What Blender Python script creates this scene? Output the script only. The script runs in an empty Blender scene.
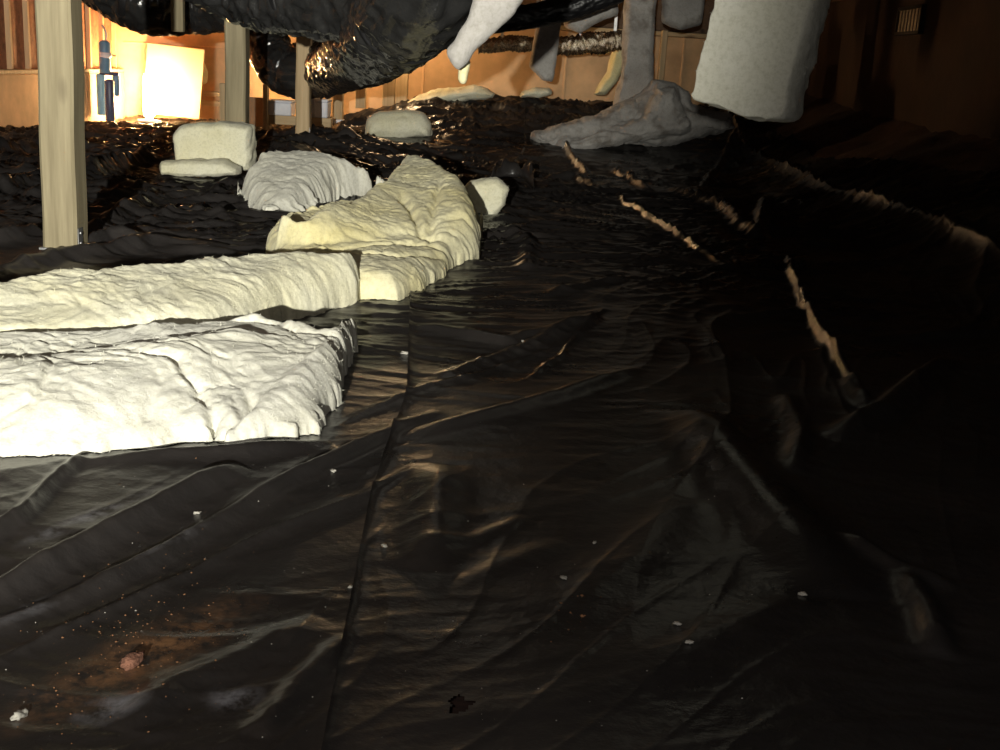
import bpy, bmesh, math, random
import numpy as np
from mathutils import Vector, Matrix

random.seed(7)
S = bpy.context.scene
C = S.collection
PI = math.pi

# ------------------------------------------------------------ camera, light, exposure
FPX = 1150.0                      # focal length in pixels of a 1000 x 750 frame
PITCH = math.atan(310 / FPX)
ROLL = math.radians(3.4)
EYE = Vector((0, 0, 0.88))
fw = Vector((0, math.cos(PITCH), -math.sin(PITCH)))
r0 = Vector((1, 0, 0))
u0 = Vector((0, math.sin(PITCH), math.cos(PITCH)))
rt = r0 * math.cos(ROLL) + u0 * math.sin(ROLL)
up = u0 * math.cos(ROLL) - r0 * math.sin(ROLL)
cd = bpy.data.cameras.new('camera')
cam = bpy.data.objects.new('camera', cd)
C.objects.link(cam)
m = Matrix((rt, up, -fw)).transposed().to_4x4()
m.translation = EYE
cam.matrix_world = m
cd.sensor_width = 36
cd.lens = FPX / 1000 * 36
cd.clip_start = 0.02
S.camera = cam

S.view_settings.view_transform = 'Standard'
S.view_settings.look = 'None'
S.view_settings.gamma = 1
S.view_settings.use_curve_mapping = False
S.view_settings.exposure = 0.0
S.cycles.use_denoising = True
S.cycles.max_bounces = 6

w = bpy.data.worlds.new('dark_crawl_space')
S.world = w
w.use_nodes = True
w.node_tree.nodes['Background'].inputs[0].default_value = (0.8, 0.75, 0.7, 1)
w.node_tree.nodes['Background'].inputs[1].default_value = 0.004


def ray(x, y):
    return fw + rt * ((x - 500) / FPX) - up * ((y - 375) / FPX)


def at(x, y, Y):                  # point on the plane at depth Y
    d = ray(x, y)
    return EYE + d * (Y / d.y)


def atz(x, y, z):                 # point on the level z
    d = ray(x, y)
    return EYE + d * ((z - EYE.z) / d.z)


# unseen headlamp lighting the front, set well behind the phone for gentler falloff
HEAD = Vector((-0.40, -2.4, 1.06))
ld = bpy.data.lights.new('headlamp', 'SPOT')
ld.energy = 3500
ld.color = (1.0, 0.97, 0.86)
ld.spot_size = math.radians(43)
ld.spot_blend = 1.0
ld.shadow_soft_size = 0.03
lo = bpy.data.objects.new('headlamp', ld)
C.objects.link(lo)
lo.location = HEAD
AIM = at(205, -45, 7.0)
lo.rotation_euler = (AIM - HEAD).to_track_quat('-Z', 'Y').to_euler()
# weak wide fill added at the camera to lift the dark foreground
pd = bpy.data.lights.new('fill_light', 'SPOT')
pd.energy = 33
pd.color = (1.0, .95, .90)
pd.spot_size = math.radians(120)
pd.spot_blend = .8
pd.shadow_soft_size = .01
po = bpy.data.objects.new('fill_light', pd)
C.objects.link(po)
po.matrix_world = cam.matrix_world.copy()
po.location = EYE - rt * .04 + up * .01


# ------------------------------------------------------------ noise (numpy)
_rng = np.random.RandomState(3)
_perm = _rng.permutation(256)
_perm = np.concatenate([_perm, _perm, _perm])
_gr = _rng.normal(size=(256, 3))
_gr /= np.linalg.norm(_gr, axis=1)[:, None]


def pn(p):                        # Perlin noise, about -0.7 .. 0.7
    p = np.asarray(p, dtype=np.float64)
    i = np.floor(p).astype(np.int64)
    f = p - i
    i &= 255
    u = f * f * f * (f * (f * 6 - 15) + 10)
    out = 0
    for dx in (0, 1):
        wx = u[:, 0] if dx else 1 - u[:, 0]
        for dy in (0, 1):
            wy = u[:, 1] if dy else 1 - u[:, 1]
            for dz in (0, 1):
                wz = u[:, 2] if dz else 1 - u[:, 2]
                h = _perm[_perm[_perm[(i[:, 0] + dx) & 255] + ((i[:, 1] + dy) & 255)] + ((i[:, 2] + dz) & 255)]
                g = _gr[h]
                d = g[:, 0] * (f[:, 0] - dx) + g[:, 1] * (f[:, 1] - dy) + g[:, 2] * (f[:, 2] - dz)
                out = out + wx * wy * wz * d
    return out * 1.4


def fbm(p, o=4, gain=.5):
    a, s, r = 1.0, 1.0, 0
    for k in range(o):
        r = r + a * pn(p * s + 17.3 * k)
        a *= gain
        s *= 2.03
    return r


def ss(a, b, x):
    t = np.clip((x - a) / (b - a), 0, 1)
    return t * t * (3 - 2 * t)


# ------------------------------------------------------------ materials
def newmat(name):
    mt = bpy.data.materials.new(name)
    mt.use_nodes = True
    return mt, mt.node_tree.nodes, mt.node_tree.links, mt.node_tree.nodes['Principled BSDF']


def tex_coord(N, L, scale=(1, 1, 1), kind='Object'):
    tc = N.new('ShaderNodeTexCoord')
    mp = N.new('ShaderNodeMapping')
    mp.inputs['Scale'].default_value = scale
    L.new(tc.outputs[kind], mp.inputs['Vector'])
    return mp.outputs[0]


def noise(N, L, vec, scale, detail=4, rough=.5):
    n = N.new('ShaderNodeTexNoise')
    n.inputs['Scale'].default_value = scale
    n.inputs['Detail'].default_value = detail
    n.inputs['Roughness'].default_value = rough
    L.new(vec, n.inputs['Vector'])
    return n.outputs[0]


def ramp(N, L, fac, stops):
    r = N.new('ShaderNodeValToRGB')
    el = r.color_ramp.elements
    while len(el) < len(stops):
        el.new(.5)
    for e, (p, c) in zip(el, stops):
        e.position = p
        e.color = (*c, 1) if len(c) == 3 else c
    L.new(fac, r.inputs[0])
    return r.outputs[0]


def bump(N, L, B, h, strength, dist=.01):
    b = N.new('ShaderNodeBump')
    b.inputs['Strength'].default_value = strength
    b.inputs['Distance'].default_value = dist
    L.new(h, b.inputs['Height'])
    L.new(b.outputs[0], B.inputs['Normal'])


def mat_simple(name, col, rough=.6, metal=0, var=.25, scale=8, bstr=.2, spec=.5, stretch=(1, 1, 1)):
    mt, N, L, B = newmat(name)
    v = tex_coord(N, L, stretch)
    n = noise(N, L, v, scale, 5, .6)
    lo_ = [c * (1 - var) for c in col]
    hi = [min(1, c * (1 + var)) for c in col]
    L.new(ramp(N, L, n, [(.3, lo_), (.7, hi)]), B.inputs['Base Color'])
    B.inputs['Roughness'].default_value = rough
    B.inputs['Metallic'].default_value = metal
    B.inputs['Specular IOR Level'].default_value = spec
    if bstr:
        bump(N, L, B, noise(N, L, v, scale * 4, 4, .6), bstr, .01)
    return mt


def mat_wood(name, dark, light, axis=2, freq=1.0, knots=True):
    mt, N, L, B = newmat(name)
    sc = [16 * freq] * 3
    sc[axis] = .9 * freq
    v = tex_coord(N, L, sc)
    n = noise(N, L, v, 1.6, 6, .6)
    base = ramp(N, L, n, [(.25, dark), (.5, [(a + b) / 2 for a, b in zip(dark, light)]), (.72, light)])
    col = base
    if knots:
        s2 = [5.5 * freq] * 3
        s2[axis] = 2.2 * freq
        v2 = tex_coord(N, L, s2)
        vo = N.new('ShaderNodeTexVoronoi')
        vo.inputs['Scale'].default_value = 1.0
        L.new(v2, vo.inputs['Vector'])
        k = ramp(N, L, vo.outputs['Distance'], [(.05, (1, 1, 1)), (.2, (0, 0, 0))])
        mx = N.new('ShaderNodeMix')
        mx.data_type = 'RGBA'
        L.new(k, mx.inputs[0])
        L.new(base, mx.inputs[6])
        mx.inputs[7].default_value = (dark[0] * .45, dark[1] * .4, dark[2] * .4, 1)
        col = mx.outputs[2]
    L.new(col, B.inputs['Base Color'])
    B.inputs['Roughness'].default_value = .75
    bump(N, L, B, n, .35, .004)
    return mt


def mat_batt(name, c_lo, c_hi, spots=False):
    mt, N, L, B = newmat(name)
    v = tex_coord(N, L)
    n = noise(N, L, v, 3.5, 5, .55)
    col = ramp(N, L, n, [(.32, c_lo), (.66, c_hi)])
    fine = noise(N, L, v, 60, 5, .7)
    mx = N.new('ShaderNodeMix')
    mx.data_type = 'RGBA'
    mx.blend_type = 'MULTIPLY'
    mx.inputs[0].default_value = 1
    L.new(col, mx.inputs[6])
    L.new(ramp(N, L, fine, [(.3, (.8, .8, .76)), (.55, (1, 1, 1))]), mx.inputs[7])
    out = mx.outputs[2]
    if spots:                     # soiled, greyed areas
        m2 = N.new('ShaderNodeMix')
        m2.data_type = 'RGBA'
        L.new(ramp(N, L, noise(N, L, v, 6, 4, .6), [(.5, (0, 0, 0)), (.68, (.75, .75, .75))]), m2.inputs[0])
        L.new(out, m2.inputs[6])
        m2.inputs[7].default_value = (.2, .17, .14, 1)
        out = m2.outputs[2]
    L.new(out, B.inputs['Base Color'])
    B.inputs['Roughness'].default_value = .95
    B.inputs['Specular IOR Level'].default_value = .1
    B.inputs['Subsurface Weight'].default_value = 0.0
    B.inputs['Sheen Weight'].default_value = .15
    v2 = tex_coord(N, L, (1, 1, 1))
    h = noise(N, L, v2, 110, 6, .75)
    bump(N, L, B, h, .55, .006)
    return mt


M = {}
M['batt_yellow'] = mat_batt('fibreglass_yellow', (.84, .75, .38), (.92, .87, .59))
M['batt_cream'] = mat_batt('fibreglass_cream', (.82, .78, .54), (.90, .88, .70))
M['batt_white'] = mat_batt('fibreglass_white', (.80, .785, .66), (.88, .87, .77))
M['batt_grey'] = mat_batt('fibreglass_soiled', (.40, .38, .36), (.58, .56, .53), True)
M['post'] = mat_wood('treated_timber', (.20, .165, .095), (.42, .36, .225))
M['pine'] = mat_wood('pale_timber', (.42, .30, .16), (.66, .50, .30))
M['stud'] = mat_wood('stud_timber', (.55, .34, .18), (.75, .52, .30), knots=False)
M['plank'] = mat_wood('plank_timber', (.42, .30, .16), (.66, .50, .30), axis=0)
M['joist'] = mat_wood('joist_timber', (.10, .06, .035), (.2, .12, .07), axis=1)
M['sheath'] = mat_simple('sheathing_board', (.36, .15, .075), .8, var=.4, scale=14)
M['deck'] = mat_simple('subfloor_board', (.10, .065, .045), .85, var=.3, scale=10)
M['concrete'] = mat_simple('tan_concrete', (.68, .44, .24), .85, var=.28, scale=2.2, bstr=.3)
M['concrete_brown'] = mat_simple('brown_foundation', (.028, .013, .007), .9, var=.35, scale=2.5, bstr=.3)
M['earth'] = mat_simple('red_earth', (.035, .015, .009), .95, var=.5, scale=7, bstr=.8)
M['duct'] = mat_simple('black_duct_jacket', (.022, .022, .022), .17, var=.4, scale=5, bstr=.6, spec=1.0)
M['foil'] = mat_simple('crumpled_foil', (.75, .66, .52), .25, 1.0, var=.2, scale=20, bstr=.9)
M['galv'] = mat_simple('galvanised_metal', (.5, .5, .5), .45, .9, var=.2, scale=15, bstr=.1)
M['black'] = mat_simple('black_plastic', (.012, .012, .013), .4, var=.3, scale=10, bstr=.1)
M['blue'] = mat_simple('blue_housing', (.12, .26, .42), .35, var=.15, scale=5, bstr=.05)
M['lightblue'] = mat_simple('pale_blue_housing', (.26, .50, .68), .35, var=.15, scale=5, bstr=.05)
M['navy'] = mat_simple('navy_housing', (.06, .08, .17), .35, var=.2, scale=5, bstr=.05)
M['white'] = mat_simple('white_plastic', (.74, .75, .80), .5, var=.1, scale=9, bstr=.25)
M['drywall'] = mat_simple('pale_panel', (.50, .41, .27), .85, var=.06, scale=3, bstr=.1)
M['card'] = mat_simple('brown_cardboard', (.30, .17, .09), .85, var=.2, scale=5, bstr=.15)
M['brick'] = mat_simple('brick_chip', (.26, .12, .075), .9, var=.45, scale=40, bstr=.8)
M['soil'] = mat_simple('soil_crumb', (.30, .15, .07), .95, var=.5, scale=60, bstr=.5)
M['fluff'] = mat_simple('soiled_fluff', (.5, .48, .42), .9, var=.2, scale=30, bstr=.2)
M['vent'] = mat_simple('vent_metal', (.42, .36, .28), .5, .3, var=.3, scale=20, bstr=.1)


def mat_poly():
    mt, N, L, B = newmat('black_polythene_sheet')
    v = tex_coord(N, L)
    n = noise(N, L, v, 1.3, 6, .6)
    dust = ramp(N, L, n, [(.32, (.016, .015, .015)), (.55, (.030, .027, .026)), (.8, (.058, .050, .045))])
    # red soil trodden into the sheet in the near corner
    geo = N.new('ShaderNodeNewGeometry')
    vs = N.new('ShaderNodeVectorMath')
    vs.operation = 'DISTANCE'
    mp = N.new('ShaderNodeMapping')
    mp.inputs['Location'].default_value = (.50, -1.53, 0)
    L.new(geo.outputs['Position'], mp.inputs['Vector'])
    ro = N.new('ShaderNodeMapping')
    ro.inputs['Rotation'].default_value = (0, 0, math.radians(-62))
    L.new(mp.outputs[0], ro.inputs['Vector'])
    sc_ = N.new('ShaderNodeMapping')
    sc_.inputs['Scale'].default_value = (3.6, 12.0, 0)
    L.new(ro.outputs[0], sc_.inputs['Vector'])
    L.new(sc_.outputs[0], vs.inputs[0])
    vs.inputs[1].default_value = (0, 0, 0)
    near = ramp(N, L, vs.outputs['Value'], [(.15, (1, 1, 1)), (1.0, (0, 0, 0))])
    grit = ramp(N, L, noise(N, L, v, 22, 7, .75), [(.42, (0, 0, 0)), (.6, (1, 1, 1))])
    mul = N.new('ShaderNodeMath')
    mul.operation = 'MULTIPLY'
    L.new(near, mul.inputs[0])
    L.new(grit, mul.inputs[1])
    mx = N.new('ShaderNodeMix')
    mx.data_type = 'RGBA'
    L.new(mul.outputs[0], mx.inputs[0])
    L.new(dust, mx.inputs[6])
    mx.inputs[7].default_value = (.24, .125, .06, 1)
    col = mx.outputs[2]
    # white sheen streaks painted into the colour, and pale smudges, on the near sheet
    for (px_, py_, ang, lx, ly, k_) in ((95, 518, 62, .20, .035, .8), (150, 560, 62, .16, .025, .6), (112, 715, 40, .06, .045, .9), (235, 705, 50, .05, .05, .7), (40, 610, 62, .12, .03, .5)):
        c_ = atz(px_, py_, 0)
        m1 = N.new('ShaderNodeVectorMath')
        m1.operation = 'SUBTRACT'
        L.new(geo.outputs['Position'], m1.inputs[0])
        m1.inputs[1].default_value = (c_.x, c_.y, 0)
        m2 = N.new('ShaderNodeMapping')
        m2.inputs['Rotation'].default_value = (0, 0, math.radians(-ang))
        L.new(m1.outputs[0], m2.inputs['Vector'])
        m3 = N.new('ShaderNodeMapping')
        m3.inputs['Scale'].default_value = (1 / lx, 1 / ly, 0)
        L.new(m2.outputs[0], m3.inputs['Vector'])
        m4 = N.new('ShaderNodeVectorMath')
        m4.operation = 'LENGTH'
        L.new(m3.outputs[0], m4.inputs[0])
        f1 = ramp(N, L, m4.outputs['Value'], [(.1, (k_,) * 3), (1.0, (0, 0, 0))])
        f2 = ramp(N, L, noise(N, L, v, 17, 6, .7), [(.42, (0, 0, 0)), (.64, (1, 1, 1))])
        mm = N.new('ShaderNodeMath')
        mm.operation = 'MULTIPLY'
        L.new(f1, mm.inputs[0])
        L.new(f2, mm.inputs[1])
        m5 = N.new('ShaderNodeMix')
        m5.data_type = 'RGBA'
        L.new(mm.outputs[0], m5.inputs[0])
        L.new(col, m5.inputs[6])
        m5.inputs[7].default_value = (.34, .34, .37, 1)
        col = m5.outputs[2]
    L.new(col, B.inputs['Base Color'])
    rr = ramp(N, L, n, [(.35, (.24,) * 3), (.75, (.46,) * 3)])
    L.new(rr, B.inputs['Roughness'])
    B.inputs['Specular IOR Level'].default_value = .7
    h1 = noise(N, L, v, 26, 5, .55)
    v3 = tex_coord(N, L, (1, 1.6, 1))
    h2 = noise(N, L, v3, 7, 6, .62)
    ad = N.new('ShaderNodeMath')
    ad.operation = 'MULTIPLY_ADD'
    L.new(h2, ad.inputs[0])
    ad.inputs[1].default_value = 1.1
    L.new(h1, ad.inputs[2])
    bump(N, L, B, ad.outputs[0], .22, .012)
    return mt


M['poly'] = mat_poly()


def mat_emit(name, col, strength):
    mt, N, L, B = newmat(name)
    B.inputs['Base Color'].default_value = (*col, 1)
    B.inputs['Emission Color'].default_value = (*col, 1)
    B.inputs['Emission Strength'].default_value = strength
    return mt


# ------------------------------------------------------------ object helpers
def tag(o, label=None, cat=None, group=None, kind=None):
    if label:
        o['label'] = label
    if cat:
        o['category'] = cat
    if group:
        o['group'] = group
    if kind:
        o['kind'] = kind
    return o


def empty(name, loc, label, cat, group=None):
    o = bpy.data.objects.new(name, None)
    C.objects.link(o)
    o.location = loc
    o.empty_display_size = .05
    return tag(o, label, cat, group)


def link(name, me, mat, parent=None, smooth=True):
    o = bpy.data.objects.new(name, me)
    C.objects.link(o)
    if mat:
        if me.materials:
            me.materials[0] = mat
        else:
            me.materials.append(mat)
    if smooth:
        me.polygons.foreach_set('use_smooth', np.ones(len(me.polygons), bool))
    if parent:
        o.parent = parent
        o.matrix_parent_inverse = Matrix.Translation(-parent.location)
    return o


def mesh_np(name, V, Fq):
    me = bpy.data.meshes.new(name)
    V = np.asarray(V, dtype=np.float32)
    Fq = np.asarray(Fq, dtype=np.int32)
    k = Fq.shape[1]
    me.vertices.add(len(V))
    me.vertices.foreach_set('co', V.ravel())
    me.loops.add(Fq.size)
    me.loops.foreach_set('vertex_index', Fq.ravel())
    me.polygons.add(len(Fq))
    me.polygons.foreach_set('loop_start', np.arange(0, Fq.size, k, dtype=np.int32))
    me.polygons.foreach_set('loop_total', np.full(len(Fq), k, dtype=np.int32))
    me.update(calc_edges=True)
    return me


def box_mesh(name, sx, sy, sz, bev=.006, seg=2):
    bm = bmesh.new()
    bmesh.ops.create_cube(bm, size=1)
    for v in bm.verts:
        v.co.x *= sx
        v.co.y *= sy
        v.co.z *= sz
    if bev:
        bmesh.ops.bevel(bm, geom=bm.edges[:], offset=bev, segments=seg, affect='EDGES', profile=.6)
    me = bpy.data.meshes.new(name)
    bm.to_mesh(me)
    bm.free()
    return me


def box(name, c, s, mat, parent=None, bev=.006, rot=(0, 0, 0)):
    me = box_mesh(name, *s, bev=bev, seg=1)
    o = link(name, me, mat, None, False)
    o.location = c
    o.rotation_euler = rot
    if parent:
        o.parent = parent
        o.matrix_parent_inverse = Matrix.Translation(-parent.location)
    return o


def lathe(name, prof, c, mat, parent=None, seg=24, axis='Z'):
    V, Fq = [], []
    for (r, z) in prof:
        for k in range(seg):
            a = 2 * PI * k / seg
            V.append((r * math.cos(a), r * math.sin(a), z))
    for i in range(len(prof) - 1):
        for k in range(seg):
            k2 = (k + 1) % seg
            Fq.append((i * seg + k, i * seg + k2, (i + 1) * seg + k2, (i + 1) * seg + k))
    me = mesh_np(name, V, Fq)
    o = link(name, me, mat)
    o.location = c
    if axis == 'X':
        o.rotation_euler = (0, PI / 2, 0)
    if axis == 'Y':
        o.rotation_euler = (PI / 2, 0, 0)
    if parent:
        o.parent = parent
        o.matrix_parent_inverse = Matrix.Translation(-parent.location)
    return o


def spline(P, n):                 # Catmull-Rom through rows of P, resampled evenly
    P = np.array(P, dtype=float)
    Q = np.vstack([2 * P[0] - P[1], P, 2 * P[-1] - P[-2]])
    out = []
    for i in range(1, len(Q) - 2):
        t = np.linspace(0, 1, 40, endpoint=False)[:, None]
        a, b, c, d = Q[i - 1], Q[i], Q[i + 1], Q[i + 2]
        out.append(.5 * (2 * b + (c - a) * t + (2 * a - 5 * b + 4 * c - d) * t ** 2 + (3 * b - a - 3 * c + d) * t ** 3))
    out = np.vstack(out + [P[-1:]])
    L_ = np.concatenate([[0], np.cumsum(np.linalg.norm(np.diff(out[:, :3], axis=0), axis=1))])
    s = np.linspace(0, L_[-1], n)
    return np.stack([np.interp(s, L_, out[:, k]) for k in range(out.shape[1])], 1), L_[-1]


def tube(name, pts, mat, parent=None, nseg=20, n=60, wrinkle=0, pitch=.06, sag=0, cap=True):
    """pts rows (x, y, z, radius); wrinkle makes the jacket of a flexible duct."""
    P, Ln = spline(pts, n)
    T = np.gradient(P[:, :3], axis=0)
    T /= np.linalg.norm(T, axis=1)[:, None]
    Nv = np.zeros_like(T)
    a = np.cross(T[0], [0, 0, 1.0])
    if np.linalg.norm(a) < .1:
        a = np.cross(T[0], [0, 1.0, 0])
    Nv[0] = a / np.linalg.norm(a)
    for i in range(1, n):
        b = Nv[i - 1] - T[i] * np.dot(Nv[i - 1], T[i])
        Nv[i] = b / np.linalg.norm(b)
    Bv = np.cross(T, Nv)
    th = np.linspace(0, 2 * PI, nseg, endpoint=False)
    R_ = np.repeat(P[:, 3:4], nseg, 1)
    s = np.linspace(0, Ln, n)[:, None] + 0 * th[None]
    if wrinkle:
        q = np.stack([s / pitch * .55, np.cos(th)[None] * 2.1 + 0 * s, np.sin(th)[None] * 2.1 + 0 * s], -1).reshape(-1, 3)
        a1 = pn(q)
        a2 = pn(q * np.array([2.3, 1.6, 1.6]) + 9)
        a3 = pn(q * np.array([.25, .6, .6]) + 31)
        ring = .35 * np.cos(2 * PI * s / pitch).ravel()
        a4 = pn(q * np.array([.9, 2.2, 2.2]) + 53)
        d = (1 - np.abs(a1) * 2.6) * 1.0 + .9 * a2 + 1.8 * a3 + 1.1 * (1 - np.abs(a4) * 2.6) + .5 * ring
        R_ = R_ + wrinkle * d.reshape(n, nseg)
    V = P[:, None, :3] + R_[..., None] * (np.cos(th)[None, :, None] * Nv[:, None] + np.sin(th)[None, :, None] * Bv[:, None])
    V = V.reshape(-1, 3)
    i = np.arange(n - 1)[:, None] * nseg
    k = np.arange(nseg)[None]
    k2 = (k + 1) % nseg
    Fq = np.stack([i + k, i + k2, i + nseg + k2, i + nseg + k], -1).reshape(-1, 4)
    if cap:
        V = np.vstack([V, P[0, :3], P[-1, :3]])
        c0, c1 = len(V) - 2, len(V) - 1
        kk = np.arange(nseg)
        kk2 = (kk + 1) % nseg
        e0 = np.stack([kk2, kk, np.full(nseg, c0), np.full(nseg, c0)], -1)
        e1 = np.stack([(n - 1) * nseg + kk, (n - 1) * nseg + kk2, np.full(nseg, c1), np.full(nseg, c1)], -1)
        me = bpy.data.meshes.new(name)
        faces = Fq.tolist() + [t[:3] for t in e0.tolist()] + [t[:3] for t in e1.tolist()]
        me.from_pydata(V.tolist(), [], faces)
        me.update()
    else:
        me = mesh_np(name, V, Fq)
    return link(name, me, mat, parent)


# ------------------------------------------------------------ ground shape shared by earth, sheets and things
def base_ground(X, Y):
    X = np.asarray(X, float)
    Y = np.asarray(Y, float)
    rise = .46 * ss(9.8, 13.6, Y) * ss(-2.7, -.6, X)
    bank = .62 * np.clip((X - 1.9) / 1.4, 0, 1.1) ** 1.15
    mound = .17 * np.exp(-(((X + 1.72) / .75) ** 2 + ((Y - 10.05) / .8) ** 2))
    z = np.maximum(rise, bank) + .35 * np.minimum(rise, bank) + mound
    return z


def gz(x, y):
    return float(base_ground(x, y))


# ------------------------------------------------------------ setting: earth floor, walls, ceiling
def build_floor():
    nx, ny = 120, 200
    X, Y = np.meshgrid(np.linspace(-4.8, 3.6, nx), np.linspace(-2.2, 14.1, ny))
    Z = base_ground(X, Y) - .085
    q = np.stack([X.ravel() * 2.5, Y.ravel() * 2.5, 0 * X.ravel()], 1)
    bankm = ss(2.2, 2.7, X).ravel()
    Z = Z.ravel() + (.02 + .035 * bankm) * fbm(q, 4) + .055 * bankm
    V = np.stack([X.ravel(), Y.ravel(), Z], 1)
    i = (np.arange(ny - 1)[:, None] * nx + np.arange(nx - 1)[None]).ravel()
    me = mesh_np('floor', V, np.stack([i, i + 1, i + nx + 1, i + nx], 1))
    o = link('floor', me, M['earth'])
    tag(o, 'bare reddish earth floor of the crawl space', kind='structure')


build_floor()
XL, XR, YB, ZC = -4.6, 3.3, 13.85, 1.72

# left wall: low concrete stem wall, sill plate, studs and sheathing above
wl = box('wall_left', (XL - .11, 5.9, .16), (.22, 16.2, .76), M['concrete'], bev=.008)
tag(wl, 'tan concrete stem wall with open stud framing above', kind='structure')
box('sill_plate', (XL - .07, 5.9, .56), (.14, 16.2, .04), M['plank'], wl)
box('sheathing', (XL - .09, 5.9, 1.15), (.02, 16.2, 1.15), M['sheath'], wl, 0)
stud_me = box_mesh('stud', .09, .04, 1.14, .003, 1)
stud_me.materials.append(M['stud'])
y = 13.70
k = 0
while y > 5.5:
    o = link('stud', stud_me, None, wl, False)
    o.location = (XL - .08, y, 1.15)
    y -= .405
for yy in (10.38, 12.6):          # form joints standing slightly proud
    box('form_joint', (XL + .001, yy, .16), (.012, .02, .74), M['concrete'], wl, .003)

wb = box('wall_back', (-.65, YB + .11, .55), (8.1, .22, 1.5), M['concrete'], bev=.008)
tag(wb, 'lamplit tan concrete foundation wall across the far end', kind='structure')
box('sill_plate', (-.65, YB + .07, 1.33), (8.0, .16, .05), M['plank'], wb)
box('rim_board', (-.65, YB + .12, 1.55), (8.0, .04, .38), M['joist'], wb)
for xx in (-3.35, -1.1, .55, 1.9):
    box('form_joint', (xx, YB - .001, .55), (.025, .014, 1.49), M['concrete'], wb, .003)
box('form_ledge', (-3.4, YB - .002, .88), (2.4, .016, .02), M['concrete'], wb, .003)

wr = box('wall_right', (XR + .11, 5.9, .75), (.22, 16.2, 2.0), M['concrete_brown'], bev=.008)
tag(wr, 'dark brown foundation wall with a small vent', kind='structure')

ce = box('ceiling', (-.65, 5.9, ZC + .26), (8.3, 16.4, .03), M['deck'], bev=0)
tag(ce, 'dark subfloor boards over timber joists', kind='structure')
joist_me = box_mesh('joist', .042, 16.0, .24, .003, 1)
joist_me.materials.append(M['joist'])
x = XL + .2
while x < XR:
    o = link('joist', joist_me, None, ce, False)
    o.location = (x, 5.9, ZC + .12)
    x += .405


# ------------------------------------------------------------ polythene sheets
FOLDS = []


def fold(px, w, h, sharp=0, z=0.0):
    P = [atz(x, y, z) for x, y in px]
    FOLDS.append((np.array([(p.x, p.y) for p in P]), w, h, sharp))


# near left: long diagonal creases
fold([(-40, 684), (0, 664), (163, 590), (280, 530), (369, 497), (420, 470)], .012, .014, 1)
fold([(-40, 646), (0, 629), (163, 559), (280, 489), (387, 438), (440, 415)], .022, .024)
fold([(-40, 614), (0, 597), (61, 564), (154, 518), (215, 486), (250, 470)], .03, .032)
fold([(-30, 560), (20, 520), (64, 478), (80, 462)], .016, .026)
fold([(60, 470), (150, 462), (250, 458), (330, 445)], .03, .02)
fold([(330, 430), (400, 398), (470, 380), (560, 350)], .012, .012, 1)
fold([(395, 445), (470, 425), (560, 400), (640, 372)], .03, .022)
fold([(250, 745), (300, 690), (350, 640)], .02, .014)
fold([(120, 740), (180, 690), (250, 660), (320, 620)], .03, .014)
# centre
fold([(440, 470), (432, 520), (425, 575)], .055, .022)
fold([(440, 600), (500, 570), (560, 545)], .03, .006)
fold([(400, 560), (470, 545), (530, 520)], .02, .006)
fold([(430, 385), (520, 352), (600, 320)], .03, .02)
fold([(420, 330), (500, 345), (600, 325)], .03, .016)
fold([(520, 385), (560, 360), (605, 310)], .012, .016, 1)
fold([(640, 690), (720, 640), (800, 600)], .05, .008)
fold([(560, 620), (640, 560), (690, 500)], .05, .008)
# right: soft tubes and the bright narrow fold
fold([(690, 415), (730, 470), (790, 540), (835, 600)], .085, .05)
fold([(785, 395), (800, 440), (795, 475)], .03, .022)
fold([(905, 575), (925, 615), (935, 660)], .03, .025)
fold([(840, 540), (900, 570), (960, 590)], .02, .02)
fold([(830, 440), (880, 420), (930, 380), (960, 365)], .04, .05)
fold([(757, 262), (785, 266), (800, 300), (818, 338), (845, 378), (866, 408)], .015, .042)
fold([(840, 385), (852, 400), (868, 412)], .03, .03)
fold([(660, 192), (690, 202), (722, 212), (740, 232), (757, 240), (765, 200)], .035, .06)
fold([(615, 198), (636, 214), (660, 228), (690, 250), (725, 272)], .016, .038)
fold([(540, 182), (575, 185), (600, 196)], .04, .05)
fold([(612, 175), (650, 195)], .03, .05)
fold([(560, 160), (590, 180)], .03, .06)
fold([(700, 190), (735, 165)], .03, .05)
fold([(600, 165), (650, 168)], .03, .05)
fold([(660, 275), (760, 272), (880, 270), (1010, 262)], .012, .02, 1)
fold([(905, 345), (960, 340), (1010, 335)], .02, .02)
fold([(505, 235), (530, 250), (525, 275)], .04, .04)
fold([(545, 300), (600, 285), (640, 280)], .03, .02)
# left middle distance
fold([(-20, 280), (60, 262), (150, 248), (230, 252)], .05, .05)
fold([(80, 250), (110, 243), (150, 246)], .03, .05)
fold([(90, 235), (150, 205), (230, 195)], .05, .05)
fold([(80, 190), (110, 175), (150, 165)], .06, .09)
fold([(-20, 200), (40, 190)], .05, .06)
fold([(-20, 165), (40, 155), (90, 158)], .08, .09)
fold([(150, 225), (190, 215), (240, 228)], .03, .03)
fold([(-10, 245), (40, 235)], .04, .05)


def seg_dist(px, py, poly):
    best = np.full(px.shape, 1e9)
    tt = np.zeros(px.shape)
    L_ = np.linalg.norm(np.diff(poly, axis=0), axis=1)
    tot = L_.sum()
    acc = 0
    for i in range(len(poly) - 1):
        a, b = poly[i], poly[i + 1]
        d = b - a
        t = np.clip(((px - a[0]) * d[0] + (py - a[1]) * d[1]) / (d @ d), 0, 1)
        q = np.hypot(px - a[0] - t * d[0], py - a[1] - t * d[1])
        mk = q < best
        best[mk] = q[mk]
        tt[mk] = ((acc + t * L_[i]) / tot)[mk]
        acc += L_[i]
    return best, tt


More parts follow.
